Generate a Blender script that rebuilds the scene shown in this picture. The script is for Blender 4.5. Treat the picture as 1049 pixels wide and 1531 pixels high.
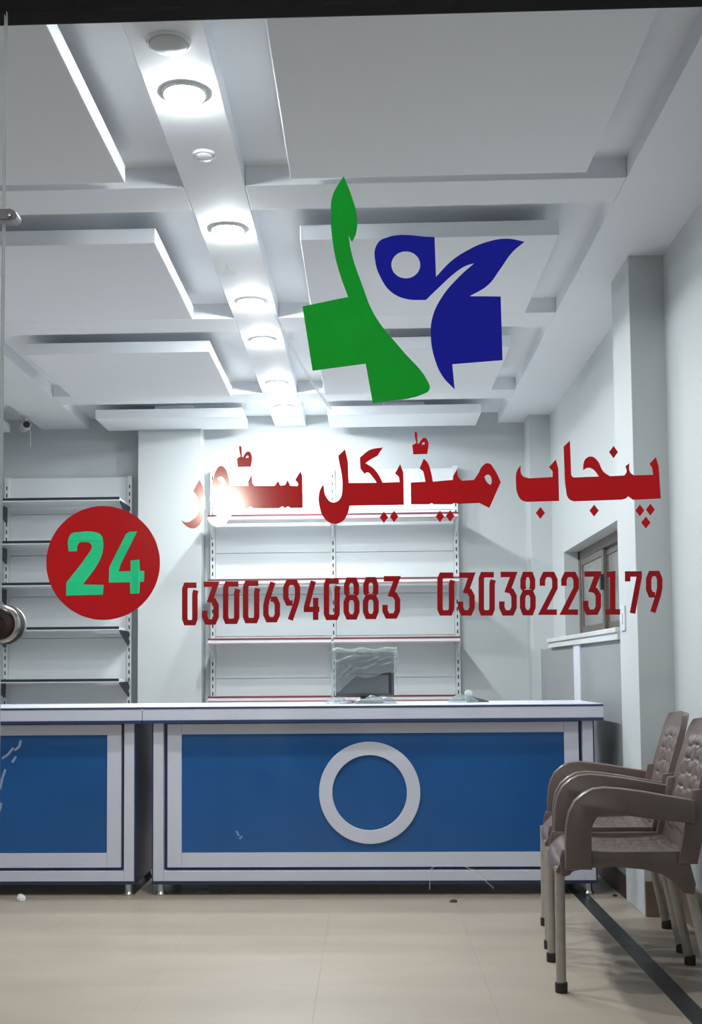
import bpy, bmesh, math, random
from mathutils import Vector, Matrix, noise
random.seed(7)
PI = math.pi
for o in list(bpy.data.objects): bpy.data.objects.remove(o, do_unlink=True)
scene = bpy.context.scene
C = scene.collection

# ------------------------------------------------------------------ camera
W_, H_ = 1049.0, 1531.0
F_, PX, PY = 1750.0, 490.0, 885.0           # focal length and principal point of the (cropped) photograph
EYE = Vector((0.0, 0.0, 1.12))
_y = Vector(((550 - PX) / F_, (1002 - PY) / F_, 1.0)).normalized()
_x = Vector((1.0, -0.0105, 0.0)); _x.z = -(_x.x * _y.x + _x.y * _y.y) / _y.z; _x.normalize()
_z = _x.cross(_y)
RIGHT = Vector((_x[0], _y[0], _z[0])); DOWN = Vector((_x[1], _y[1], _z[1])); FWD = Vector((_x[2], _y[2], _z[2]))
cam = bpy.data.cameras.new('camera'); cam_o = bpy.data.objects.new('camera', cam); C.objects.link(cam_o)
m3 = Matrix((RIGHT, -DOWN, -FWD)).transposed()
cam_o.matrix_world = Matrix.Translation(EYE) @ m3.to_4x4()
cam.sensor_fit = 'HORIZONTAL'; cam.sensor_width = 36.0; cam.lens = F_ * 36.0 / W_
cam.shift_x = (W_ / 2 - PX) / W_; cam.shift_y = (PY - H_ / 2) / W_
cam.clip_start = 0.05; cam.clip_end = 200
scene.camera = cam_o

def on_plane(px, py, Y):                    # where a sight line meets the vertical plane y = Y (used to trace the flat window lettering)
    d = RIGHT * ((px - PX) / F_) + DOWN * ((py - PY) / F_) + FWD
    return EYE + d * ((Y - EYE.y) / d.y)

# ------------------------------------------------------------------ world and exposure
world = bpy.data.worlds.new('dusk'); scene.world = world; world.use_nodes = True
bg = world.node_tree.nodes['Background']
bg.inputs[0].default_value = (0.62, 0.66, 0.78, 1); bg.inputs[1].default_value = 0.11
LAMP = 330.0                                # radiance of each lit downlight
scene.view_settings.view_transform = 'Standard'; scene.view_settings.look = 'None'
scene.view_settings.gamma = 1.0; scene.view_settings.use_curve_mapping = False
scene.view_settings.exposure = 1.15

# ------------------------------------------------------------------ materials
def mat(name, col, rough=0.5, metal=0.0, var=0.0, scale=4.0, bump=0.0, bscale=60.0, coat=0.0, stretch=(1, 1, 1), spec=0.5):
    m = bpy.data.materials.new(name); m.use_nodes = True
    nt = m.node_tree; b = nt.nodes['Principled BSDF']
    b.inputs['Roughness'].default_value = rough; b.inputs['Metallic'].default_value = metal
    b.inputs['Coat Weight'].default_value = coat; b.inputs['Specular IOR Level'].default_value = spec
    tc = nt.nodes.new('ShaderNodeTexCoord'); mp = nt.nodes.new('ShaderNodeMapping')
    mp.inputs['Scale'].default_value = stretch
    geo = nt.nodes.new('ShaderNodeNewGeometry')
    nt.links.new(geo.outputs['Position'], mp.inputs[0])
    n = nt.nodes.new('ShaderNodeTexNoise'); n.inputs['Scale'].default_value = scale; n.inputs['Detail'].default_value = 5
    nt.links.new(mp.outputs[0], n.inputs[0])
    r = nt.nodes.new('ShaderNodeValToRGB')
    lo = [max(0, c * (1 - var)) for c in col]; hi = [min(1, c * (1 + var)) for c in col]
    r.color_ramp.elements[0].position = .3; r.color_ramp.elements[1].position = .7
    r.color_ramp.elements[0].color = (*lo, 1); r.color_ramp.elements[1].color = (*hi, 1)
    nt.links.new(n.outputs[0], r.inputs[0]); nt.links.new(r.outputs[0], b.inputs['Base Color'])
    if bump:
        n2 = nt.nodes.new('ShaderNodeTexNoise'); n2.inputs['Scale'].default_value = bscale
        bp = nt.nodes.new('ShaderNodeBump'); bp.inputs['Strength'].default_value = bump; bp.inputs['Distance'].default_value = .004
        nt.links.new(mp.outputs[0], n2.inputs[0]); nt.links.new(n2.outputs[0], bp.inputs['Height']); nt.links.new(bp.outputs[0], b.inputs['Normal'])
    return m

def film(name, col, clear, rough=0.10, translucent=0.65):      # adhesive vinyl / plastic film: reflects, glows through, lets some sight through
    m = bpy.data.materials.new(name); m.use_nodes = True; nt = m.node_tree; nt.nodes.clear()
    out = nt.nodes.new('ShaderNodeOutputMaterial')
    d = nt.nodes.new('ShaderNodeBsdfDiffuse'); d.inputs[0].default_value = (*col, 1)
    n = nt.nodes.new('ShaderNodeTexNoise'); n.inputs['Scale'].default_value = 9
    geo = nt.nodes.new('ShaderNodeNewGeometry'); nt.links.new(geo.outputs['Position'], n.inputs[0])
    mx0 = nt.nodes.new('ShaderNodeMix'); mx0.data_type = 'RGBA'
    mx0.inputs[6].default_value = (*[c * .93 for c in col], 1); mx0.inputs[7].default_value = (*[min(1, c * 1.07) for c in col], 1)
    nt.links.new(n.outputs[0], mx0.inputs[0]); nt.links.new(mx0.outputs[2], d.inputs[0])
    t = nt.nodes.new('ShaderNodeBsdfTranslucent'); nt.links.new(mx0.outputs[2], t.inputs[0])
    g = nt.nodes.new('ShaderNodeBsdfGlossy'); g.inputs[0].default_value = (1, 1, 1, 1); g.inputs['Roughness'].default_value = rough
    tr = nt.nodes.new('ShaderNodeBsdfTransparent'); tr.inputs[0].default_value = (*[min(1, .25 + c) for c in col], 1)
    a = nt.nodes.new('ShaderNodeMixShader'); a.inputs[0].default_value = translucent
    nt.links.new(d.outputs[0], a.inputs[1]); nt.links.new(t.outputs[0], a.inputs[2])
    b = nt.nodes.new('ShaderNodeMixShader'); b.inputs[0].default_value = .04
    nt.links.new(a.outputs[0], b.inputs[1]); nt.links.new(g.outputs[0], b.inputs[2])
    c = nt.nodes.new('ShaderNodeMixShader'); c.inputs[0].default_value = clear
    nt.links.new(b.outputs[0], c.inputs[1]); nt.links.new(tr.outputs[0], c.inputs[2])
    nt.links.new(c.outputs[0], out.inputs[0])
    return m

def glass(name, tint, refl, rough=0.0, haze=0.0):
    m = bpy.data.materials.new(name); m.use_nodes = True; nt = m.node_tree; nt.nodes.clear()
    out = nt.nodes.new('ShaderNodeOutputMaterial')
    tr = nt.nodes.new('ShaderNodeBsdfTransparent'); tr.inputs[0].default_value = (*tint, 1)
    g = nt.nodes.new('ShaderNodeBsdfGlossy'); g.inputs[0].default_value = (1, 1, 1, 1); g.inputs['Roughness'].default_value = rough
    a = nt.nodes.new('ShaderNodeMixShader'); a.inputs[0].default_value = refl
    nt.links.new(tr.outputs[0], a.inputs[1]); nt.links.new(g.outputs[0], a.inputs[2])
    last = a
    if haze:
        d = nt.nodes.new('ShaderNodeBsdfDiffuse'); d.inputs[0].default_value = (.8, .8, .82, 1)
        n = nt.nodes.new('ShaderNodeTexNoise'); n.inputs['Scale'].default_value = 3; n.inputs['Detail'].default_value = 6
        geo = nt.nodes.new('ShaderNodeNewGeometry'); nt.links.new(geo.outputs['Position'], n.inputs[0])
        mr = nt.nodes.new('ShaderNodeMapRange'); mr.inputs[1].default_value = .35; mr.inputs[2].default_value = .75
        mr.inputs[3].default_value = haze * .4; mr.inputs[4].default_value = haze * 1.6
        nt.links.new(n.outputs[0], mr.inputs[0])
        b = nt.nodes.new('ShaderNodeMixShader'); nt.links.new(mr.outputs[0], b.inputs[0])
        nt.links.new(a.outputs[0], b.inputs[1]); nt.links.new(d.outputs[0], b.inputs[2]); last = b
    nt.links.new(last.outputs[0], out.inputs[0])
    return m

def emit(name, col, s):
    m = bpy.data.materials.new(name); m.use_nodes = True; nt = m.node_tree; nt.nodes.clear()
    e = nt.nodes.new('ShaderNodeEmission'); e.inputs[0].default_value = (*col, 1); e.inputs[1].default_value = s
    out = nt.nodes.new('ShaderNodeOutputMaterial'); nt.links.new(e.outputs[0], out.inputs[0]); return m

M = dict(
    wall=mat('painted_plaster', (.575, .61, .625), .55, var=.02, scale=1.5, bump=.04),
    ceil=mat('gypsum_paint', (.86, .895, .94), .7, var=.015, scale=1.2),
    tile=mat('beige_floor_tile', (.415, .345, .275), .4, var=.07, scale=2.2, stretch=(.7, 2.2, 1)),
    grout=mat('beige_grout', (.36, .31, .26), .8, var=.1),
    black=mat('black_granite', (.024, .026, .028), .4, var=.35, scale=60),
    skirt=mat('brown_skirting_tile', (.23, .17, .13), .3, var=.15, scale=5),
    header=mat('dark_brown_metal', (.010, .0075, .008), .6, var=.3, scale=5, spec=.12),
    steel=mat('brushed_steel', (.55, .54, .52), .28, metal=1, var=.08, scale=20),
    dark=mat('dark_plastic', (.015, .014, .015), .35, var=.2),
    knob=mat('dark_bronze', (.05, .035, .03), .4, metal=.4, var=.25, scale=30),
    white=mat('white_laminate', (.70, .72, .83), .35, var=.03, scale=6),
    blue=mat('blue_laminate', (.012, .105, .33), .28, var=.10, scale=2.5),
    navy=mat('navy_edge_band', (.022, .045, .13), .4, var=.15),
    shelfw=mat('white_powder_coat', (.74, .77, .79), .4, var=.02),
    navysh=mat('dark_navy_steel', (.02, .024, .042), .4, var=.2),
    redstrip=mat('red_price_strip', (.20, .03, .05), .45, var=.1),
    pinkstrip=mat('faded_pink_strip', (.36, .20, .23), .45, var=.1),
    slot=mat('slot_shadow', (.02, .02, .022), .8),
    brown=mat('brown_plastic', (.145, .106, .094), .34, var=.12, scale=9),
    leg=mat('grey_painted_steel', (.40, .37, .335), .35, metal=.35, var=.1, scale=20),
    rubber=mat('dark_rubber', (.025, .022, .02), .7, var=.2),
    winframe=mat('bronze_aluminium', (.16, .14, .125), .4, metal=.3, var=.1),
    marble=mat('white_marble', (.66, .66, .66), .3, var=.08, scale=7),
    winpane=mat('frosted_pane', (.24, .245, .24), .25, var=.12, scale=3),
    greyboard=mat('grey_laminate', (.27, .29, .30), .5, var=.04, scale=3),
    maroon=mat('maroon_board', (.045, .022, .022), .5, var=.2),
    screenl=mat('grey_monitor_face', (.105, .115, .12), .5, var=.1),
    screen=mat('grey_monitor_shell', (.075, .08, .085), .5, var=.1),
    wrap=film('plastic_wrap', (.50, .56, .56), .66, .12, .35),
    red=film('red_vinyl', (.84, .008, .016), .0),
    dred=film('deep_red_vinyl', (.68, .008, .020), .0),
    green=film('green_vinyl', (.0, .66, .10), .0),
    bluev=film('blue_vinyl', (.012, .03, .62), .0),
    mint=film('mint_vinyl', (.09, .85, .50), .36),
    tape=film('clear_tape', (.9, .92, .92), .35),
    streak=film('thin_streak', (.85, .9, .92), .6),
    smear=film('glue_smear', (.8, .84, .88), .84),
    pane=glass('shop_glass', (.965, .98, .975), .012, haze=.0015),
    edge=film('glass_edge', (.9, .95, .95), .1),
    paper=mat('white_paper', (.75, .75, .73), .7),
    lamp=emit('downlight_lens', (.955, .985, 1.0), LAMP),
    lampoff=mat('opal_lens', (.62, .63, .65), .4),
    street=emit('street_bulb', (1.0, .90, .78), 480.0),
    road=mat('street_concrete', (.10, .10, .10), .8, var=.2),
    camw=mat('white_camera_shell', (.6, .62, .64), .35, var=.03),
)

# ------------------------------------------------------------------ mesh helpers
class MB:
    def __init__(s): s.bm = bmesh.new()
    def box(s, x0, x1, y0, y1, z0, z1, bev=0.0):
        b = bmesh.new()
        v = [b.verts.new((x, y, z)) for x in (x0, x1) for y in (y0, y1) for z in (z0, z1)]
        for f in ((0,1,3,2), (4,6,7,5), (0,4,5,1), (2,3,7,6), (0,2,6,4), (1,5,7,3)): b.faces.new([v[i] for i in f])
        if bev: bmesh.ops.bevel(b, geom=b.edges[:], offset=bev, segments=2, affect='EDGES', profile=.6)
        return s._join(b)
    def _join(s, b):
        me = bpy.data.meshes.new('tmp'); b.to_mesh(me); b.free(); s.bm.from_mesh(me); bpy.data.meshes.remove(me); return s
    def prism(s, pts, axis, a0, a1, bev=0.0):       # polygon extruded along an axis; pts in the two other axes, in xyz order
        def P(p, a):
            return {'x': (a, p[0], p[1]), 'y': (p[0], a, p[1]), 'z': (p[0], p[1], a)}[axis]
        b = bmesh.new(); n = len(pts)
        va = [b.verts.new(P(p, a0)) for p in pts]; vb = [b.verts.new(P(p, a1)) for p in pts]
        b.faces.new(va); b.faces.new(vb[::-1])
        for i in range(n): b.faces.new((va[i], vb[i], vb[(i+1) % n], va[(i+1) % n]))
        bmesh.ops.recalc_face_normals(b, faces=b.faces[:])
        if bev:
            es = [e for e in b.edges if abs({'x': e.verts[0].co.x - e.verts[1].co.x, 'y': e.verts[0].co.y - e.verts[1].co.y, 'z': e.verts[0].co.z - e.verts[1].co.z}[axis]) < 1e-6]
            bmesh.ops.bevel(b, geom=es, offset=bev, segments=2, affect='EDGES', profile=.5)
        return s._join(b)
    def tube(s, pts, r, seg=10):
        pts = [Vector(p) for p in pts]; rs = r if isinstance(r, (list, tuple)) else [r] * len(pts)
        b = bmesh.new(); rings = []; up = Vector((0, 0, 1))
        for i, p in enumerate(pts):
            t = (pts[min(i+1, len(pts)-1)] - pts[max(i-1, 0)]).normalized()
            ref = up if abs(t.z) < .9 else Vector((1, 0, 0))
            u = t.cross(ref).normalized(); v = t.cross(u)
            rings.append([b.verts.new(p + (u * math.cos(2*PI*k/seg) + v * math.sin(2*PI*k/seg)) * rs[i]) for k in range(seg)])
        for a, c in zip(rings, rings[1:]):
            for k in range(seg): b.faces.new((a[k], a[(k+1) % seg], c[(k+1) % seg], c[k]))
        b.faces.new(rings[0][::-1]); b.faces.new(rings[-1])
        bmesh.ops.recalc_face_normals(b, faces=b.faces[:])
        return s._join(b)
    def lathe(s, prof, loc=(0, 0, 0), axis='z', seg=24):   # prof = (radius, height)
        b = bmesh.new(); rings = []; L = Vector(loc)
        def P(r, h, a):
            c, d = r * math.cos(a), r * math.sin(a)
            return L + Vector({'z': (c, d, h), 'y': (c, h, d), 'x': (h, c, d)}[axis])
        for r, h in prof: rings.append([b.verts.new(P(max(r, 1e-5), h, 2*PI*k/seg)) for k in range(seg)])
        for a, c in zip(rings, rings[1:]):
            for k in range(seg): b.faces.new((a[k], a[(k+1) % seg], c[(k+1) % seg], c[k]))
        b.faces.new(rings[0]); b.faces.new(rings[-1])
        bmesh.ops.remove_doubles(b, verts=b.verts[:], dist=1e-5)
        bmesh.ops.recalc_face_normals(b, faces=b.faces[:])
        return s._join(b)
    def grid(s, fn, nu, nv, thick=0.0, closed_u=False):    # surface fn(u,v), optionally a shell of given thickness
        b = bmesh.new()
        V = [[b.verts.new(fn(i/nu, j/nv)) for j in range(nv+1)] for i in range(nu+1)]
        for i in range(nu):
            for j in range(nv): b.faces.new((V[i][j], V[i+1][j], V[i+1][j+1], V[i][j+1]))
        if thick:
            b.normal_update()
            bmesh.ops.solidify(b, geom=b.faces[:], thickness=thick)
            bmesh.ops.recalc_face_normals(b, faces=b.faces[:])
        return s._join(b)
    def mesh(s, name, material, smooth=False):
        me = bpy.data.meshes.new(name); s.bm.to_mesh(me); s.bm.free()
        me.materials.append(M[material] if isinstance(material, str) else material)
        if smooth:
            for p in me.polygons: p.use_smooth = True
            try: me.set_sharp_from_angle(angle=math.radians(40))
            except Exception: pass
        return me
    def build(s, name, material, parent=None, smooth=False):
        return link(name, s.mesh(name, material, smooth), parent)

def link(name, me, parent=None, loc=None):
    o = bpy.data.objects.new(name, me); C.objects.link(o)
    if parent: o.parent = parent
    if loc: o.location = loc
    return o
def tag(o, label=None, cat=None, group=None, kind=None):
    if label: o['label'] = label
    if cat: o['category'] = cat
    if group: o['group'] = group
    if kind: o['kind'] = kind
    return o
def thing(name, label, cat, loc=(0, 0, 0), rz=0.0, group=None):
    o = bpy.data.objects.new(name, None); C.objects.link(o); o.location = loc; o.rotation_euler = (0, 0, rz)
    o.empty_display_size = .05
    return tag(o, label, cat, group)
def struct(o, label, cat): return tag(o, label, cat, kind='structure')
def copy_tree(o, parent=None):
    c = o.copy(); C.objects.link(c); c.parent = parent
    for ch in [x for x in bpy.data.objects if x.parent == o]: copy_tree(ch, c)
    return c

# ------------------------------------------------------------------ the room
XR, XL, YF, YB = 1.40, -4.20, 2.30, 9.12
ZB, ZR, ZP = 3.05, 3.133, 2.99           # underside of the beams, of the recesses, of the floating panels
ZT = 3.35
# floor with tiles
floor = struct(MB().box(XL - .15, XR + .15, YF - .12, YB + .15, -.12, -.006).build('floor', 'grout'), 'beige tiled shop floor with a black stone border strip', 'floor')
STRIP0, STRIP1 = 1.01, 1.083
tm = MB().box(0, .5996, 0, .5996, -.012, 0, .0003).mesh('tile', 'tile')
ys = [5.46 + .6 * k for k in range(-5, 7) if 5.46 + .6 * k < YB - .05]
for y in ys:
    for k in range(1, 10):
        x0 = STRIP0 - .6 * k
        xx0, xx1 = max(x0, XL + .002), x0 + .5996
        yy1 = min(y + .5996, YB - .002)
        if xx0 == x0 and yy1 == y + .5996: link('tile', tm, floor, (x0, y, 0))
        else: MB().box(xx0, xx1, y, yy1, -.012, 0, .0003).build('tile', 'tile', floor)
    MB().box(STRIP1 + .001, XR - .002, y, min(y + .5996, YB - .002), -.012, 0, .0003).build('tile', 'tile', floor)
    MB().box(STRIP0 - .001, STRIP1 - .001, y, min(y + .5996, YB - .002), -.012, .0004, .001).build('border_strip', 'black', floor)

# walls
WY0, WY1, WZ0, WZ1 = 5.95, 8.34, 1.322, 1.945
wr = MB()
wr.box(XR, XR + .2, YF - .12, WY0, 0, ZT); wr.box(XR, XR + .2, WY1, YB + .2, 0, ZT)
wr.box(XR, XR + .2, WY0, WY1, 0, WZ0); wr.box(XR, XR + .2, WY0, WY1, WZ1, ZT)
struct(wr.build('wall_right', 'wall'), 'pale grey plaster side wall with a sliding window', 'wall')
struct(MB().box(XL - .2, XR, YB, YB + .2, 0, ZT).build('wall_back', 'wall'), 'pale plaster back wall behind the shelving', 'wall')
struct(MB().box(XL - .2, XL, YF - .12, YB, 0, ZT).build('wall_left', 'wall'), 'pale plaster wall on the far left', 'wall')
fr = MB().box(XL - .2, XR + .2, YF - .14, YF + .10, 2.68, ZT + .25)
fr.box(XR, XR + .6, YF - .14, YF - .125, 0, 2.68)
struct(fr.build('wall_front', 'wall'), 'plaster wall above the dark header of the glass front', 'wall')
# pillars
def pillar(x0, x1, y0, y1, label):
    return struct(MB().box(x0, x1, y0, y1, 0, ZB + .02, .004).build('pillar', 'wall'), label, 'pillar')
p1 = pillar(1.238, XR + .01, 5.42, 5.80, 'white square pillar on the side wall behind the chairs')
pillar(1.24, XR + .01, 8.85, YB + .01, 'slim pale pillar in the far back corner by the window')
pillar(-1.758, -1.268, 8.90, YB + .01, 'broad white pillar between the two shelving units')
# skirting of brown tile along the side wall
sk = struct(MB().box(XR - .006, XR, YF, 5.42, 0, .172).build('baseboard_right', 'grout'), 'brown tile skirting along the side wall', 'baseboard')
y = 5.415
while y > YF + .05:
    MB().box(XR - .014, XR - .005, max(y - .597, YF + .01), y, .001, .172, .0015).build('skirting_tile', 'skirt', sk); y -= .6
MB().box(1.24, XR - .016, 5.405, 5.42, .001, .158, .0015).build('skirting_tile', 'skirt', p1)
# wall switch plate on the pillar face
sp = thing('switch_plate', 'small white switch plate on the bright side of the pillar', 'switch', (1.238, 5.70, 1.36))
MB().box(-.008, 0, -.045, .045, -.06, .06, .003).build('plate', 'white', sp)
MB().box(-.013, -.008, -.014, .014, -.025, .025, .002).build('rocker', 'shelfw', sp)

# ceiling: recess slab, grid of beams, floating panels
ceiling = struct(MB().box(XL - .2, XR + .2, YF - .1, YB + .2, ZR, ZT).build('ceiling', 'ceil'), 'white gypsum coffered false ceiling with floating panels', 'ceiling')
def cbox(name, x0, x1, y0, y1, z0, z1, bev=.003): return MB().box(x0, x1, y0, y1, z0, z1, bev).build(name, 'ceil', ceiling)
RX0, RX1, CX0, CX1, LX0, LX1 = 1.04, XR, -.714, -.471, -2.57, -2.19
cbox('beam', RX0, RX1 + .01, YF - .05, YB + .01, ZB, ZR + .01)
cbox('beam', CX0, CX1, YF - .05, YB + .01, ZB, ZR + .01)
cbox('beam', LX0, LX1, YF - .05, YB + .01, ZB, ZR + .01)
cbox('beam', XL - .01, XL + .3, YF - .05, YB + .01, ZB, ZR + .01)
cross = [(YF - .05, 3.03), (4.535, 4.78), (6.28, 6.53), (8.03, 8.29)]
bays = [(CX1, RX0), (LX1, CX0), (XL + .3, LX0)]
for (a, b) in bays:
    for (c, d) in cross: cbox('cross_beam', a + .001, b - .001, c, d, ZB, ZR + .01)
rows = [(3.03, 4.535), (4.78, 6.28), (6.53, 8.03), (8.29, YB)]
G = .195
for (a, b) in bays:
    for (c, d) in rows:
        p = cbox('floating_panel', a + G, b - G, c + G, d - G, ZP, ZP + .068, .004)
        MB().box(a + G + .4, b - G - .4, c + (G + d - c) * .42, d - (G + d - c) * .30, ZP + .066, ZR + .005).build('hanger_block', 'ceil', p)

# downlights in the central beam
def downlight(y, lit, label, r=.066):
    t = thing('ceiling_downlight', label, 'ceiling light', (-.592, y, ZB), 0, 'downlights along the central ceiling beam')
    MB().lathe([(r, -.001), (r, -.008), (r + .003, -.010), (r + .007, -.008), (r + .009, -.002), (r + .009, 0.0)], seg=32).build('trim_ring', 'shelfw', t, True)
    MB().lathe([(r, -.004), (r * .97, -.012), (r * .8, -.018), (r * .45, -.022), (0, -.0235)], seg=28).build('lens', 'lamp' if lit else 'lampoff', t, True)
    return t
downlight(3.455, False, 'unlit round ceiling light nearest the glass, greyish disc', .06)
downlight(3.772, True, 'lit downlight nearest the glass, topmost bright spot in the photo')
downlight(4.238, False, 'small unlit downlight between the first two lit ones', .035)
downlight(4.983, True, 'second lit downlight from the glass, the largest glare')
downlight(5.99, True, 'third lit downlight from the glass, level with the second cross beam')
downlight(6.704, True, 'fourth lit downlight from the glass, just beyond the second cross beam')
downlight(7.736, True, 'fifth lit downlight from the glass, second to last before the back wall')
downlight(8.445, True, 'last lit downlight, right in front of the back wall')

# window on the side wall
win = struct(MB().box(XR + .10, XR + .16, WY0, WY1, WZ0, WZ0 + .045).box(XR + .10, XR + .16, WY0, WY1, WZ1 - .06, WZ1)
             .box(XR + .10, XR + .16, WY0, WY0 + .05, WZ0, WZ1).box(XR + .10, XR + .16, WY1 - .06, WY1, WZ0, WZ1).build('window_1', 'winframe'),
             'bronze aluminium sliding window with frosted panes', 'window')
for (a, b, off) in ((WY0 + .05, 6.75, .0), (6.70, 7.55, .025), (7.50, WY1 - .06, .0)):
    s_ = MB(); x = XR + .105 + off
    s_.box(x, x + .025, a, a + .055, WZ0 + .045, WZ1 - .06, .003).box(x, x + .025, b - .055, b, WZ0 + .045, WZ1 - .06, .003)
    s_.box(x, x + .025, a + .05, b - .05, WZ0 + .045, WZ0 + .09, .003).box(x, x + .025, a + .05, b - .05, WZ1 - .105, WZ1 - .06, .003)
    so = s_.build('sash', 'winframe', win)
    MB().box(x + .009, x + .016, a + .05, b - .05, WZ0 + .085, WZ1 - .1).build('pane', 'winpane', so)
lt = MB().box(XR + .085, XR + .105, 7.49, 7.53, 1.62, 1.72, .004).build('latch', 'dark', win)
# marble ledge on a bracket post under the window
lg = thing('window_ledge', 'thick white marble ledge under the window, on a grey boarded base with a white post', 'ledge', (0, 0, 0))
MB().box(1.215, XR + .10, 5.80, 8.01, 1.296, 1.321, .004).build('marble_slab', 'marble', lg)
MB().box(1.225, XR, 5.80, 8.00, 1.260, 1.296, .003).build('apron', 'wall', lg)
MB().box(1.235, 1.272, 6.90, 7.10, 0, 1.260, .003).build('post', 'white', lg)
for (a, b) in ((5.802, 6.898), (7.102, 8.50)):
    gb = MB().box(1.246, XR - .001, a, b, .0, 1.259, .003).build('grey_board', 'greyboard', lg)
    MB().box(1.238, 1.2455, a + .002, b - .002, .001, .112, .0015).build('skirting_tile', 'maroon', gb)
# ------------------------------------------------------------------ glass front
hd = thing('glass_header', 'dark brown metal header frame along the top of the shop glass', 'door frame', (0, YF, 2.478))
MB().box(XL, XR, -.05, .05, .045, .22, .004).build('upper_rail', 'header', hd)
MB().box(XL, XR, -.06, .055, .0, .040, .006).build('lower_lip', 'header', hd)
MB().box(XL, XR, -.045, .045, .038, .048).build('groove', 'slot', hd)
JX = -.730                                    # joint between the door and the fixed pane
gp = thing('shop_window', 'large fixed shop window carrying the lettering and logo', 'shop window', (0, YF, 0))
MB().box(JX + .0025, XR - .01, -.004, .004, .02, 2.477).build('pane', 'pane', gp)
MB().box(JX + .0014, JX + .0024, -.004, .004, .02, 2.477).build('polished_edge', 'edge', gp)
gd = thing('glass_door', 'glass door leaf at the left edge beside the lettered window', 'glass door', (0, YF, 0))
MB().box(-1.70, JX - .0025, -.004, .004, .02, 2.470).build('pane', 'pane', gd)
MB().box(JX - .0024, JX - .0014, -.004, .004, .02, 2.470).build('polished_edge', 'edge', gd)
lk = thing('glass_lock', 'round dark lock with a steel rim on the glass edge at left', 'lock', (-.722, YF, 1.2165))
MB().lathe([(.030, -.0055), (.037, -.010), (.038, -.022), (.035, -.027), (.031, -.027)], (0, 0, 0), 'y', 32).build('rim', 'steel', lk, True)
MB().lathe([(.0312, -.020), (.0312, -.031), (.028, -.035), (.014, -.036), (.012, -.032), (0, -.032)], (0, 0, 0), 'y', 28).build('lock_face', 'knob', lk, True)
MB().lathe([(.030, .0065), (.040, .010), (.038, .03), (.0, .03)], (0, 0, 0), 'y', 24).build('inner_plate', 'steel', lk, True)
pf = thing('patch_fitting', 'small steel clip joining door leaf and pane near the top', 'clip', (-.720, YF, 2.043))
MB().prism([(-.03, -.011), (.012, -.011), (.020, -.007), (.022, .0), (.018, .008), (.008, .014), (-.03, .014)], 'y', -.016, .016, .003).build('clamp', 'steel', pf)
MB().lathe([(.006, -.016), (.006, -.021), (.0, -.022)], (.006, 0, .001), 'y', 16).build('screw', 'steel', pf, True)
gp2 = thing('shop_window', 'plain shop window beyond the door leaf at far left', 'shop window', (0, YF, 0))
MB().box(XL + .01, -1.71, -.004, .004, .02, 2.477).build('pane', 'pane', gp2)
# street outside
struct(MB().box(-12, 12, -14, YF - .12, -.16, -.04).build('pavement', 'road'), 'concrete pavement outside the shop', 'pavement')
sl = thing('street_lamp', 'bright warm street lamp seen only as a glare in the glass', 'street lamp', (0, 0, -.04))
T_ = 8.0
lp = EYE + (on_plane(332, 757, YF) - EYE) * (T_ / YF)
sl.location = (lp.x, 2 * YF - lp.y, -.04)
hz = lp.z + .04
MB().tube([(0, .0, 0), (0, 0, .3), (0, 0, hz - .12)], [.06, .04, .03]).build('post', 'dark', sl, True)
MB().lathe([(.03, hz - .12), (.06, hz - .07), (.055, hz - .055)]).build('collar', 'dark', sl, True)
MB().lathe([(.02, hz - .055), (.045, hz - .03), (.055, hz), (.045, hz + .03), (.0, hz + .055)]).build('bulb', 'street', sl, True)

# ------------------------------------------------------------------ window lettering: thin vinyl on the inner face of the glass
DY = YF + .0058
def vinyl(name, loops, material, parent, off=0.0, th=.0005):
    cu = bpy.data.curves.new('t', 'CURVE'); cu.dimensions = '2D'; cu.fill_mode = 'BOTH'; cu.resolution_u = 6; cu.extrude = th / 2
    for pts in loops:
        s = cu.splines.new('BEZIER'); s.bezier_points.add(len(pts) - 1); s.use_cyclic_u = True
        for bp, p in zip(s.bezier_points, pts):
            w = on_plane(p[0], p[1], DY)
            bp.co = (w.x, w.z, 0)
            k = 'VECTOR' if len(p) > 2 and p[2] else 'AUTO'
            bp.handle_left_type = k; bp.handle_right_type = k
    ob = bpy.data.objects.new('t', cu); C.objects.link(ob)
    bpy.context.view_layer.update()
    dg = bpy.context.evaluated_depsgraph_get()
    me = bpy.data.meshes.new_from_object(ob.evaluated_get(dg)); me.name = name
    bpy.data.objects.remove(ob); bpy.data.curves.remove(cu)
    me.transform(Matrix(((1, 0, 0, 0), (0, 0, -1, DY + off), (0, 1, 0, 0), (0, 0, 0, 1))))
    me.materials.clear(); me.materials.append(M[material])
    return link(name, me, parent)
def cv(pts, ox, oy, k): return [(ox + p[0] * k, oy + p[1] * k, *p[2:]) for p in pts]
def circ(cx, cy, rx, ry=None, n=16): return [(cx + rx * math.cos(2*PI*i/n), cy + (ry or rx) * math.sin(2*PI*i/n)) for i in range(n)]
def dia(cx, cy, rx, ry): return [(cx, cy - ry, 1), (cx + rx, cy, 1), (cx, cy + ry, 1), (cx - rx, cy, 1)]

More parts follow.
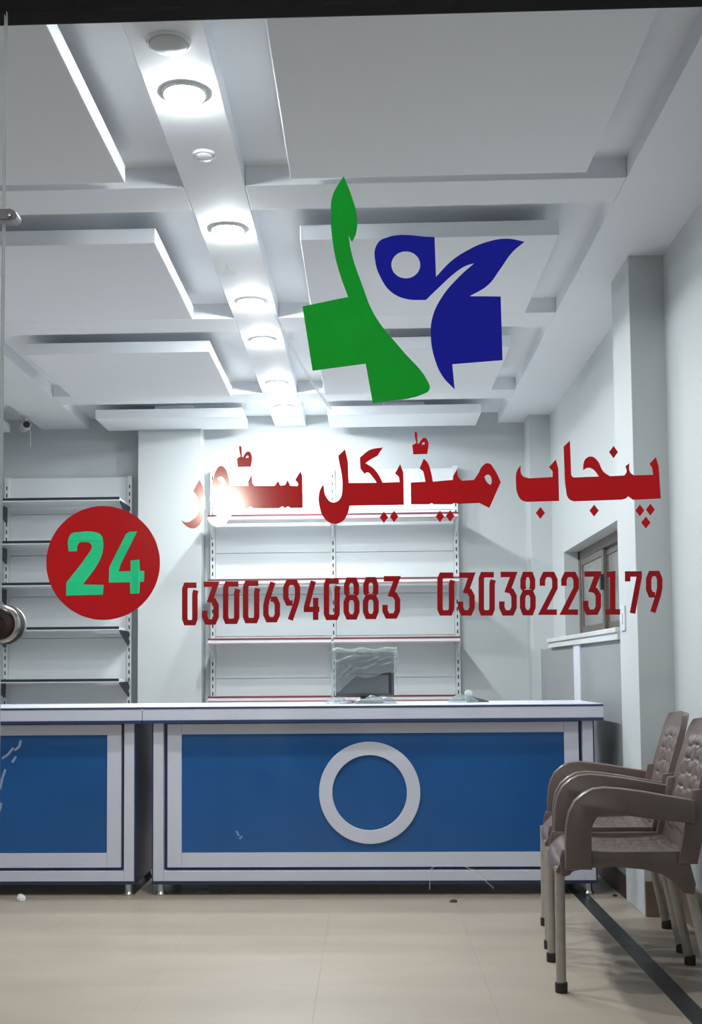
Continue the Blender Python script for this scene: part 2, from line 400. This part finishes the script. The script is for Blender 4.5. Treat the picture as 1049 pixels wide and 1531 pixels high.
# pharmacy logo
lo = thing('window_logo', 'green and blue pharmacy cross logo of two leaf figures on the glass', 'logo')
k = 370 / 1049
g_ = [(237,37,1),(190,120),(182,210),(188,300),(208,410),(255,550,1),(62,590,1),(105,863,1),(330,833,1),(360,1000,1),(575,962),(601,940),(592,905),(480,770),(370,630),(312,490),(272,370),(257,290,1),(272,318,1),(288,285),(293,210),(268,115)]
vinyl('green_figure', [cv(g_, 430, 250, k)], 'green', lo)
b_ = [(622,296,1),(628,465,1),(690,400),(760,353),(840,318),(930,303),(1003,316,1),(950,362),(900,432),(848,500),(770,547,1),(902,548,1),(910,818,1),(697,835,1),(707,942,1),(655,885),(622,810),(606,720),(612,640),(650,555),(720,470),(790,407,1),(750,420),(700,455),(640,510),(585,563,1),(500,558),(440,530),(400,480),(370,395),(374,335),(405,303)]
vinyl('blue_figure', [cv(b_, 430, 250, k), cv(circ(500, 414, 61, 57), 430, 250, k)], 'bluev', lo)

# shop name
nm = thing('shop_name_lettering', 'large red Urdu shop name lettering on the glass', 'lettering')
def word(loops, ox, oy, kk, name='letter_group'): return vinyl(name, [cv(l, ox, oy, kk) for l in loops], 'red', nm)
k4 = 260 / 1049
word([[(410,75,1),(372,112,1),(376,220),(386,370),(402,425),(432,442,1),(720,432,1),(745,425),(762,412,1),(790,433,1),(958,425,1),(945,230,1),(928,175,1),(890,215,1),(906,242,1),(912,282,1),(795,285,1),(772,265),(768,212,1),(745,230,1),(752,262),(738,286,1),(650,290,1),(612,262),(575,195),(540,172),(508,182),(492,215),(490,255,1),(515,240),(545,246),(585,292,1),(430,298,1),(418,285,1)]], 750, 640, k4)
word([[(112,225,1),(90,260),(85,330),(95,400),(120,435),(150,445,1),(345,440,1),(340,245,1),(325,190,1),(283,235,1),(306,262,1),(305,295,1),(165,303,1),(122,285)]], 750, 640, k4)
for (x, y, rx, ry) in ((673,145,27,37),(832,497,27,36),(895,492,27,36),(868,570,28,36),(556,498,28,36),(232,512,28,36)):
    word([dia(x, y, rx, ry)], 750, 640, k4, 'letter_dot')
k3 = 290 / 1049
word([[(520,295,1),(522,412,1),(620,412,1),(632,405,1),(645,412,1),(740,412,1),(762,403,1),(775,410,1),(890,405,1),(945,432,1),(1007,292,1),(970,220),(940,190),(908,205),(885,245),(862,280,1),(798,285,1),(776,262),(772,220,1),(750,258,1),(748,280,1),(640,290,1),(630,240),(610,185),(590,165,1),(568,218,1),(588,235,1),(600,290,1)],
      [(918,262,1),(940,252),(958,290),(950,308,1),(930,290)]], 470, 640, k3)
word([[(165,115,1),(128,150,1),(150,330),(135,385),(100,402),(65,375),(48,300,1),(25,350),(28,430),(55,490),(100,517),(150,505),(178,465),(190,420,1),(483,415,1),(480,240,1),(463,195,1),(435,245,1),(456,264,1),(460,292,1),(368,295,1),(345,250),(315,215),(275,190,1),(300,172),(340,150,1),(370,105,1),(300,118),(245,160,1),(248,220,1),(270,248,1),(285,240),(318,270),(336,296,1),(185,297,1),(180,180,1)]], 470, 640, k3)
def small_tah(ox, oy, kk, x, y): word([[(x,y,1),(x-1,y+20),(x+8,y+62,1),(x-14,y+75,1),(x-8,y+124,1),(x+68,y+122,1),(x+70,y+50),(x+52,y+34),(x+30,y+52),(x+22,y+66,1),(x+16,y+66,1),(x+12,y+6,1)],[(x+36,y+72,1),(x+50,y+58),(x+54,y+70,1)]], ox, oy, kk, 'letter_mark')
small_tah(470, 640, k3, 542, 18)
for (x, y) in ((678,478),(733,475),(375,482),(430,478)): word([dia(x, y, 23, 32)], 470, 640, k3, 'letter_dot')
k2 = 270 / 1049
word([[(148,300,1),(112,365,1),(138,402),(150,445),(140,500),(110,532),(72,548),(40,535,1),(70,568),(110,583),(145,565),(170,510),(182,440),(175,370),(163,330)]], 260, 640, k2)
word([[(735,250,1),(703,300,1),(722,325,1),(716,337,1),(675,335,1),(660,300,1),(645,330,1),(618,335,1),(605,305,1),(585,335,1),(468,336,1),(455,320,1),(452,270,1),(430,310,1),(432,336,1),(326,337,1),(315,280),(297,235),(272,220),(245,245),(225,310),(212,380),(210,430),(230,470),(262,490),(250,510),(190,522,1),(215,560),(260,576),(300,555),(330,510),(372,466,1),(430,466,1),(445,455,1),(460,466,1),(610,466,1),(628,455,1),(645,465,1),(662,455,1),(680,465,1),(748,463,1),(745,280,1)],
      [(250,292,1),(272,282),(300,318),(296,336,1),(270,315)]], 260, 640, k2)
small_tah(260, 640, k2, 379, 102)

# telephone numbers
def stroke_mesh(paths, t):
    """flat ribbons of width t along polylines, as quads in (x,z) pairs"""
    quads = []
    for pts, closed in paths:
        P = [Vector(p) for p in pts]; n = len(P); L = []
        for i in range(n):
            a = P[i-1] if (i > 0 or closed) else None; b = P[(i+1) % n] if (i < n-1 or closed) else None
            d1 = (P[i]-a).normalized() if a is not None else None; d2 = (b-P[i]).normalized() if b is not None else None
            d1 = d1 or d2; d2 = d2 or d1
            n1 = Vector((-d1.y, d1.x)); n2 = Vector((-d2.y, d2.x)); mm = (n1+n2)
            mm = mm.normalized() if mm.length > 1e-6 else n1
            s = min(2.0, 1.0 / max(.35, mm.dot(n1)))
            L.append((P[i] + mm*t/2*s, P[i] - mm*t/2*s))
        for i in range(n if closed else n-1):
            quads.append((L[i][0], L[i][1], L[(i+1) % n][1], L[(i+1) % n][0]))
    return quads
GL = {
 '0': [([(1.10,.135),(1,.24),(1,.90),(.86,1),(.14,1),(0,.90),(0,.10),(.14,0),(1.16,0)], False)],
 '3': [([(-.1,0),(.97,0),(.50,.41),(.78,.43),(1,.56),(1,.86),(.80,1),(.20,1),(0,.86),(0,.70)], False)],
 '6': [([(.62,-.02),(.12,.44),(0,.62),(0,.86),(.20,1),(.80,1),(1,.86),(1,.58),(.80,.44),(.42,.44)], False)],
 '9': [([(.38,1.02),(.88,.56),(1,.38),(1,.14),(.80,0),(.20,0),(0,.14),(0,.42),(.20,.56),(.58,.56)], False)],
 '4': [([(.58,-.02),(0,.70),(0,.76),(1.1,.76)], False), ([(.78,.44),(.78,.688)], False), ([(.78,.832),(.78,1.05)], False)],
 '8': [([(.14,.395),(.04,.33),(.04,.14),(.22,0),(.78,0),(.96,.14),(.96,.33),(.86,.395)], False), ([(.20,.47),(.80,.47),(1,.60),(1,.86),(.80,1),(.20,1),(0,.86),(0,.60)], True)],
 '2': [([(0,.30),(0,.14),(.20,0),(.80,0),(1,.14),(1,.36),(0,1),(1.16,1)], False)],
 '1': [([(.05,.02),(.52,.0),(.52,.928)], False), ([(0,1),(1.08,1)], False)],
 '7': [([(0,.20),(0,0),(1,0),(1,.08),(.42,1.05)], False)],
}
def digits(chars, boxes, ox, oy, kk, label):
    t = thing('phone_number_lettering', label, 'lettering', group='telephone numbers on the glass')
    for ch, (x0, x1, y0, y1) in zip(chars, boxes):
        X0, X1, Y0, Y1 = ox + x0*kk, ox + x1*kk, oy + y0*kk, oy + y1*kk
        tw = 8.2; X0 += tw/2; X1 -= tw/2; Y0 += tw/2; Y1 -= tw/2
        paths = [([(X0 + p[0]*(X1-X0), Y0 + p[1]*(Y1-Y0)) for p in pts], cl) for pts, cl in GL[ch]]
        b = bmesh.new()
        for j, q in enumerate(stroke_mesh(paths, tw)):
            w = [on_plane(p.x, p.y, DY) for p in q]
            va = [b.verts.new((p.x, DY - .00025, p.z)) for p in w]; vb = [b.verts.new((p.x, DY + .00025, p.z)) for p in w]
            b.faces.new(va); b.faces.new(vb[::-1])
            for i in range(4): b.faces.new((va[i], vb[i], vb[(i+1) % 4], va[(i+1) % 4]))
        bmesh.ops.recalc_face_normals(b, faces=b.faces[:])
        MB_ = MB(); MB_._join(b); MB_.build('digit', 'dred', t)
    return t
digits('03006940883', [(35,103,90,277),(122,195,86,274),(213,285,85,271),(300,372,82,268),(388,462,80,264),(475,550,78,262),(565,640,75,257),(652,722,72,254),(738,808,68,252),(822,892,66,250),(907,985,62,248)], 260, 840, 360/1049, 'red telephone number nearer the round badge, under the left half of the shop name')
digits('03038223179', [(38,110,45,228),(125,197,45,228),(213,282,43,228),(300,375,42,228),(388,455,42,227),(472,548,42,225),(563,638,42,225),(655,732,40,225),(740,820,40,224),(833,905,40,222),(922,992,38,222)], 640, 840, 370/1049, 'red telephone number in front of the sliding window, farther from the round badge')

# round badge "24"
bd = thing('round_badge', 'round red sticker with the green number 24 on the glass', 'sticker')
kb = 210 / 1049
two = cv([(262,422,1),(260,330),(285,288),(330,278),(460,278),(505,300),(520,345),(515,430),(488,500),(370,668,1),(526,672,1),(518,745,1),(243,752,1),(245,655,1),(408,440),(435,390),(425,362),(385,352),(340,360),(328,385),(325,420,1)], 50, 740, kb)
four = cv([(775,272,1),(715,276,1),(690,292,1),(565,540,1),(562,655,1),(720,652,1),(722,738,1),(790,735,1),(795,650,1),(825,648,1),(828,568,1),(795,565,1),(790,482,1),(725,490,1),(725,568,1),(635,572,1),(650,520,1)], 50, 740, kb)
vinyl('disc', [cv(circ(520, 508, 424, 425, 24), 50, 740, kb), two, four], 'red', bd)
vinyl('digit', [two], 'mint', bd, .0004); vinyl('digit', [four], 'mint', bd, .0004)

# bits of tape and a thin pale streak on the pane
def strip(name, pts, wd, label, cat, material):
    q = stroke_mesh([(pts, False)], wd); b = bmesh.new()
    for qq in q:
        w = [on_plane(p.x, p.y, DY) for p in qq]
        va = [b.verts.new((p.x, DY - .0002, p.z)) for p in w]; vb = [b.verts.new((p.x, DY + .0002, p.z)) for p in w]
        b.faces.new(va); b.faces.new(vb[::-1])
        for i in range(4): b.faces.new((va[i], vb[i], vb[(i+1) % 4], va[(i+1) % 4]))
    bmesh.ops.recalc_face_normals(b, faces=b.faces[:])
    m_ = MB(); m_._join(b); tag(m_.build(name, material), label, cat)
strip('tape_scrap', [(330,388),(340,395),(352,410)], 5, 'short white tape scrap on the glass below the largest glare', 'tape', 'tape')
strip('tape_scrap', [(332,410),(336,402),(340,396)], 5, 'tiny white tape scrap beside the short tape scrap on the glass', 'tape', 'tape')
strip('pale_streak', [(411,470),(425,495),(445,535),(468,575),(495,612)], 4, 'thin pale streak running down the glass beside the green logo', 'streak', 'streak')

def smear(paths, wd, label):
    t = thing('glue_smear', label, 'smear')
    for path in paths:
        b = bmesh.new()
        for q in stroke_mesh([(path, False)], wd):
            w = [on_plane(p.x, p.y, DY) for p in q]
            va = [b.verts.new((p.x, DY - .0002, p.z)) for p in w]; vb = [b.verts.new((p.x, DY + .0002, p.z)) for p in w]
            b.faces.new(va); b.faces.new(vb[::-1])
            for i in range(4): b.faces.new((va[i], vb[i], vb[(i+1) % 4], va[(i+1) % 4]))
        bmesh.ops.recalc_face_normals(b, faces=b.faces[:])
        m_ = MB(); m_._join(b); m_.build('smear_mark', 'smear', t)
smear([[(31,1107),(29,1116),(22,1122)], [(20,1118),(12,1128),(3,1134)], [(24,1131),(18,1140)], [(8,1150),(3,1165),(0,1180)], [(2,1200),(0,1212)]], 3.5, 'pale glue smears on the glass before the left counter')
smear([[(642,1330),(643,1300),(651,1294),(690,1294),(706,1300),(738,1328)]], 1.6, 'faint thin glue outline on the glass before the lower rail of the ringed counter')
smear([[(353,1242),(357,1250)], [(358,1254),(362,1250)]], 3, 'tiny pale glue mark on the glass before the blue panel')
# ------------------------------------------------------------------ counters
def make_counter(cx, label):
    t = thing('shop_counter', label, 'counter', (cx, 5.92, 0), 0, 'blue and white shop counters')
    D = .62
    MB().box(-1.08, 1.08, .045, D - .02, .068, .861).build('carcass', 'navy', t)
    for sx in (-1, 1):
        a, b = sorted((sx * 1.052, sx * 1.103))
        MB().box(a, b, .0, D - .01, .0725, .861, .002).build('corner_post', 'white', t)
        a, b = sorted((sx * 1.1032, sx * 1.110))
        MB().box(a, b, .004, D - .012, .057, .861).build('edge_band', 'navy', t)
    MB().box(-1.0515, 1.0515, .0, .05, .0725, .122, .002).build('bottom_rail', 'white', t)
    MB().box(-1.103, 1.103, .004, D - .01, .056, .072).build('base_band', 'navy', t)
    for sx in (-1, 1):
        a, b = sorted((sx * .962, sx * 1.034)); MB().box(a, b, .015, .046, .138, .856, .002).build('panel_stile', 'white', t)
    MB().box(-.9615, .9615, .015, .046, .138, .210, .002).build('panel_rail', 'white', t)
    MB().box(-.9615, .9615, .015, .046, .803, .856, .002).build('panel_rail', 'white', t)
    MB().box(-.9618, .9618, .026, .046, .2105, .8025).build('panel', 'blue', t)
    # ring
    b = bmesh.new(); n = 64; R0, R1 = .187, .2545
    vs = [[b.verts.new((-.0135 + r * math.cos(2*PI*i/n), y, .506 + r * math.sin(2*PI*i/n))) for i in range(n)] for (r, y) in ((R0, .026), (R0, .017), (R0 + .002, .015), (R1 - .002, .015), (R1, .017), (R1, .026))]
    for a, c in zip(vs, vs[1:]):
        for i in range(n): b.faces.new((a[i], a[(i+1) % n], c[(i+1) % n], c[i]))
    bmesh.ops.recalc_face_normals(b, faces=b.faces[:])
    r_ = MB(); r_._join(b); r_.build('ring', 'white', t)
    # top
    tp = MB().box(-1.15, 1.15, -.042, D + .02, .876, .934, .002).build('top', 'white', t)
    MB().box(-1.149, 1.149, -.045, D + .022, .9345, .9405).build('edge_band', 'navy', tp)
    MB().box(-1.149, 1.149, -.045, D + .02, .8615, .8755).build('edge_band', 'navy', tp)
    MB().box(-1.148, 1.148, -.040, D + .02, .941, .945, .001).build('top_sheet', 'white', tp)
    for sx in (-1, 1):
        for y in (.035, D - .06):
            MB().lathe([(.026, 0), (.028, .006), (.024, .014), (.019, .020), (.019, .057)], (sx * 1.07, y, 0), seg=16).build('foot', 'steel', t, True)
    return t
make_counter(.015, 'blue panelled white counter with a full white ring in front of the back shelves')
make_counter(-2.288, 'blue panelled counter cut off by the left edge, left of the ringed counter')

# ------------------------------------------------------------------ back shelving
def shelf_unit(label, ups, shelves, ztop, edge, bracket, depth=.33):
    t = thing('shelving_unit', label, 'shelving', (0, YB - .02, 0))
    for x in ups:
        u = MB().box(x - .018, x + .018, -.06, -.005, 0, ztop, .002).build('upright', 'shelfw', t)
        s = MB(); z = .12
        while z < ztop - .05:
            s.box(x - .0045, x + .0045, -.0606, -.058, z, z + .030); z += .058
        tag(s.build('slot_holes', 'slot', u), kind='stuff')
        MB().box(x - .02, x + .02, -.40, -.005, 0, .07, .003).build('base_foot', 'shelfw', t)
    for a, b in zip(ups, ups[1:]):
        z = .09
        while z < ztop - .03:
            z1 = min(z + .325, ztop)
            MB().box(a + .019, b - .019, -.030, -.008, z, z1 - .003, .002).build('back_panel', 'shelfw', t); z += .325
        for z in shelves:
            d = depth
            s = MB().box(a + .008, b - .008, -.06 - d, -.061, z - .022, z, .002).build('shelf', 'shelfw', t)
            MB().box(a + .008, b - .008, -.06 - d - .006, -.06 - d - .0002, z - (.009 if edge == 'redstrip' else .015), z + .004).build('edge_strip', edge, s)
            if edge == 'redstrip':
                MB().box(a + .008, b - .008, -.06 - d - .006, -.06 - d - .0002, z - .040, z - .030).build('edge_strip', 'pinkstrip', s)
                MB().box(a + .008, b - .008, -.06 - d - .004, -.06 - d + .004, z - .0298, z - .0092).build('price_rail', 'shelfw', s)
            else:
                MB().box(a + .008, b - .008, -.06 - d - .004, -.06 - d - .0002, z - .024, z - .0152).build('price_rail', 'shelfw', s)
            for x in (a + .004, b - .004):
                MB().prism([(-.06, z - .023), (-.06 - d + .01, z - .023), (-.06 - d + .01, z - .04), (-.06, z - .14)], 'x', x - .0035, x + .0035).build('bracket', bracket, s)
    return t
shelf_unit('white wall shelving with dark shelf edges and brackets at the left', [-3.79, -2.823, -1.852], [.45, .75, 1.069, 1.459, 1.795, 2.112, 2.437], 2.655, 'navysh', 'navysh')
shelf_unit('white wall shelving with red edged shelves behind the ringed counter', [-1.2, -.262, .692], [.50, .931, 1.361, 1.805, 2.29], 2.70, 'redstrip', 'shelfw')

# ------------------------------------------------------------------ monitor in plastic, things on the counter
mo = thing('wrapped_monitor', 'small grey computer monitor under a plastic sheet on the counter', 'monitor', (-.018, 6.26, .945), math.radians(-4))
MB().box(-.155, .155, -.018, .02, .035, .275, .008).build('shell', 'screen', mo)
MB().box(-.142, .142, -.021, -.017, .05, .155, .002).build('lower_face', 'screenl', mo)
MB().box(.128, .142, -.0225, -.0205, .05, .165, .001).box(-.10, .128, -.0225, -.0205, .150, .160, .001).build('dark_bezel', 'dark', mo)
MB().box(-.025, .025, .0, .03, .008, .05, .004).build('neck', 'dark', mo)
MB().lathe([(.10, 0), (.10, .006), (.03, .012), (0, .012)], (0, .01, 0), seg=28).build('stand_base', 'dark', mo, True)
def wrap_front(u, v):                        # sheet hanging over the top and left side, gathered towards the lower left
    x = -.172 + .344 * u
    low = .045 + .10 * min(1, max(0, (u - .12) / .25)) + .015 * math.sin(u * 9)
    z = .283 - (.283 - low) * v
    f = noise.noise(Vector((u * 3 + v * 5, v * 4 - u * 5, .3))) * .016 + (abs(math.sin((u * .75 + v * 1.0) * 13 + 2 * noise.noise(Vector((u * 2, v * 2, 5))))) ** .5) * .011
    return Vector((x + .006 * math.sin(v * 7), -.034 - abs(f) - .006 * v, z + f * .5))
wr_ = MB().grid(wrap_front, 40, 24)
wr_.grid(lambda u, v: Vector((-.172 + .344 * u, -.036 + .075 * v, .283 + .006 * math.sin(u * 17) + .010 * math.sin(v * PI) + .01 * max(0, u - .85) * 6)), 30, 5)
wr_.grid(lambda u, v: Vector((.172 + .006 * math.sin(v * 9), -.036 + .07 * u, .283 - .25 * v)), 5, 16)
wr_.grid(lambda u, v: Vector((-.172 - .008 * math.sin(v * 8), -.036 + .07 * u, .283 - .27 * v)), 5, 16)
wr_.build('plastic_sheet', 'wrap', mo, True)
def crumple(name, label, cat, loc, sx, sy, sz, material, seed, n=14):
    def fn(u, v):
        a = u * 2 * PI; r = math.sin(v * PI / 2)
        d = 1 + .35 * noise.noise(Vector((math.cos(a) * 2 * r + seed, math.sin(a) * 2 * r, v * 2)))
        return Vector((sx * r * math.cos(a) * d, sy * r * math.sin(a) * d, .0015 + max(0, sz * math.cos(v * PI / 2) * (1 + .6 * noise.noise(Vector((math.cos(a) * 3 * r, math.sin(a) * 3 * r + seed, 1.7)))))))
    o = MB().grid(fn, n * 2, n, 0).build(name, material); o.location = loc
    return tag(o, label, cat)
crumple('plastic_scrap', 'crumpled clear plastic at the foot of the wrapped monitor, left end', 'plastic', (-.16, 6.12, .945), .07, .05, .028, 'wrap', 1.2)
crumple('plastic_scrap', 'crumpled clear plastic heap in front of the wrapped monitor', 'plastic', (.03, 6.11, .945), .11, .045, .034, 'wrap', 4.1)
crumple('plastic_scrap', 'small white plastic heap on the counter right of the monitor', 'plastic', (.50, 6.22, .945), .075, .05, .04, 'wrap', 7.7)
ch = thing('tape_dispenser', 'small dark wedge shaped tape dispenser on the right of the countertop', 'dispenser', (.57, 6.30, .945))
MB().prism([(-.05, 0), (.07, 0), (.07, .006), (-.02, .032), (-.05, .034)], 'y', -.02, .02, .003).build('body', 'screen', ch)
MB().lathe([(.012, -.014), (.020, -.014), (.020, .014), (.012, .014)], (-.035, 0, .045), 'y', 18).build('tape_roll', 'paper', ch, True)

# ------------------------------------------------------------------ plastic armchairs
def make_chair(label, loc, rz):
    t = thing('plastic_armchair', label, 'chair', loc, rz, 'brown plastic armchairs by the side wall')
    # seat: woven plate with rolled front
    def seat(u, v):
        x = .012 + .432 * u; y = -.235 + .47 * v
        z = .478 - .018 * math.sin(u * PI * .9) - .012 * math.sin(v * PI)
        if u < .16: z -= .07 * ((.16 - u) / .16) ** 2.2
        inside = min(1, max(0, (u - .16) / .06)) * min(1, max(0, (.97 - u) / .04)) * min(1, max(0, (v - .08) / .05)) * min(1, max(0, (.92 - v) / .05))
        cu, cv_ = u * 9, v * 8
        over = (int(cu) + int(cv_)) % 2
        w = abs(math.sin(cu * PI)) ** .6 if over else abs(math.sin(cv_ * PI)) ** .6
        return Vector((x, y, z + .007 * w * inside))
    MB().grid(seat, 72, 64, -.014).build('seat', 'brown', t, True)
    MB().tube([(.034, -.235, .425), (.030, -.12, .42), (.028, 0, .418), (.030, .12, .42), (.034, .235, .425)], [.024, .028, .029, .028, .024], 14).build('front_roll', 'brown', t, True)
    # side skirts with leg sockets
    for sy in (-1, 1):
        a, b = sorted((sy * .222, sy * .25))
        MB().prism([(.016, .405), (.03, .400), (.06, .420), (.12, .432), (.20, .436), (.30, .428), (.36, .412), (.40, .385), (.43, .350), (.465, .345), (.47, .38), (.45, .46), (.43, .492), (.20, .488), (.022, .492), (.014, .46)], 'y', a, b, .004).build('side_skirt', 'brown', t, True)
        # arm: broad ribbon arching from the front corner to the back
        a, b = sorted((sy * .232, sy * .285))
        arm = [(.47, .668), (.38, .683), (.30, .697), (.22, .707), (.17, .711), (.128, .706), (.094, .690), (.064, .662), (.045, .625), (.035, .58), (.031, .52), (.029, .43),
               (.120, .43), (.120, .50), (.120, .552), (.126, .585), (.140, .608), (.164, .619), (.22, .618), (.30, .607), (.38, .598), (.47, .588)]
        MB().prism(arm, 'y', a, b, .008).build('armrest', 'brown', t, True)
        # legs
        MB().tube([(.012, sy * .215, .022), (.012, sy * .215, .10), (.014, sy * .218, .43)], .0175, 14).build('leg', 'leg', t, True)
        MB().lathe([(.0205, 0), (.0215, .003), (.0215, .034), (.018, .036)], (.012, sy * .215, 0), seg=14).build('rubber_foot', 'rubber', t, True)
        MB().tube([(.522, sy * .215, .022), (.508, sy * .215, .10), (.448, sy * .212, .40)], .0175, 14).build('leg', 'leg', t, True)
        MB().lathe([(.0205, 0), (.0215, .003), (.0215, .034), (.018, .036)], (.525, sy * .215, 0), seg=14).build('rubber_foot', 'rubber', t, True)
        c_ = [(.41, .45), (.475, .45), (.535, .70), (.530, .71), (.465, .70)]
        a, b = sorted((sy * .222, sy * .262))
        MB().prism(c_, 'y', a, b, .006).build('back_stay', 'brown', t, True)
    # backrest: woven, slightly dished and leaning
    def back(u, v):
        z = .47 + .455 * u; half = .232 + .012 * math.sin(u * PI) - (.05 * max(0, (u - .86) / .14) ** 2)
        y = -half + 2 * half * v
        x = .430 + .10 * u + .026 * u * u - .028 * (1 - (2 * v - 1) ** 2) * -1
        top = .014 * math.sin(v * PI)
        inside = min(1, max(0, (u - .10) / .04)) * min(1, max(0, (.86 - u) / .05)) * min(1, max(0, (v - .09) / .05)) * min(1, max(0, (.91 - v) / .05))
        cu, cv_ = u * 9, v * 7
        over = (int(cu) + int(cv_)) % 2
        w = abs(math.sin(cu * PI)) ** .6 if over else abs(math.sin(cv_ * PI)) ** .6
        return Vector((x - .010 * w * inside, y, z + top * u))
    MB().grid(back, 72, 56, .022).build('backrest', 'brown', t, True)
    return t
make_chair('brown plastic armchair nearest the glass, partly cut off by the right edge', (.664, 4.384, 0), math.radians(-4.7))
make_chair('brown plastic armchair standing behind the nearer armchair, close to the pillar', (.727, 5.02, 0), math.radians(-6.5))

# ------------------------------------------------------------------ security camera near the ceiling
cc = thing('security_camera', 'small white security camera with a dark lens high in the far left corner', 'security camera', (-2.555, 8.62, 3.05), math.radians(25))
MB().lathe([(.04, 0), (.04, -.012), (.015, -.018), (.012, -.05)], seg=20).build('mount', 'camw', cc, True)
MB().lathe([(.028, -.05), (.034, -.045), (.034, .09), (.028, .10)], (0, 0, -.075), 'y', 20).build('housing', 'camw', cc, True)
MB().lathe([(.026, -.056), (.026, -.048), (.01, -.046)], (0, 0, -.075), 'y', 18).build('lens', 'dark', cc, True)
MB().tube([(.03, .05, -.06), (.045, .06, -.12), (.046, .06, -.22)], .005, 8).build('cable', 'camw', cc, True)

# ------------------------------------------------------------------ litter on the floor
crumple('paper_scrap', 'small white paper scrap on the floor before the left counter', 'paper', (-1.72, 5.80, 0), .022, .018, .03, 'paper', 2.3, 7)
crumple('plastic_scrap', 'crumpled clear plastic scrap under the edge of the ringed counter', 'plastic', (-.85, 6.0, 0), .05, .03, .02, 'wrap', 9.3, 8)
crumple('dirt_crumb', 'tiny dark crumb on the floor before the ringed counter', 'crumb', (.40, 5.75, 0), .018, .012, .012, 'maroon', 5.5, 5)
crumple('dirt_crumb', 'tiny dark crumb on the floor beside the pillar foot', 'crumb', (1.20, 5.89, 0), .012, .010, .010, 'maroon', 6.5, 5)
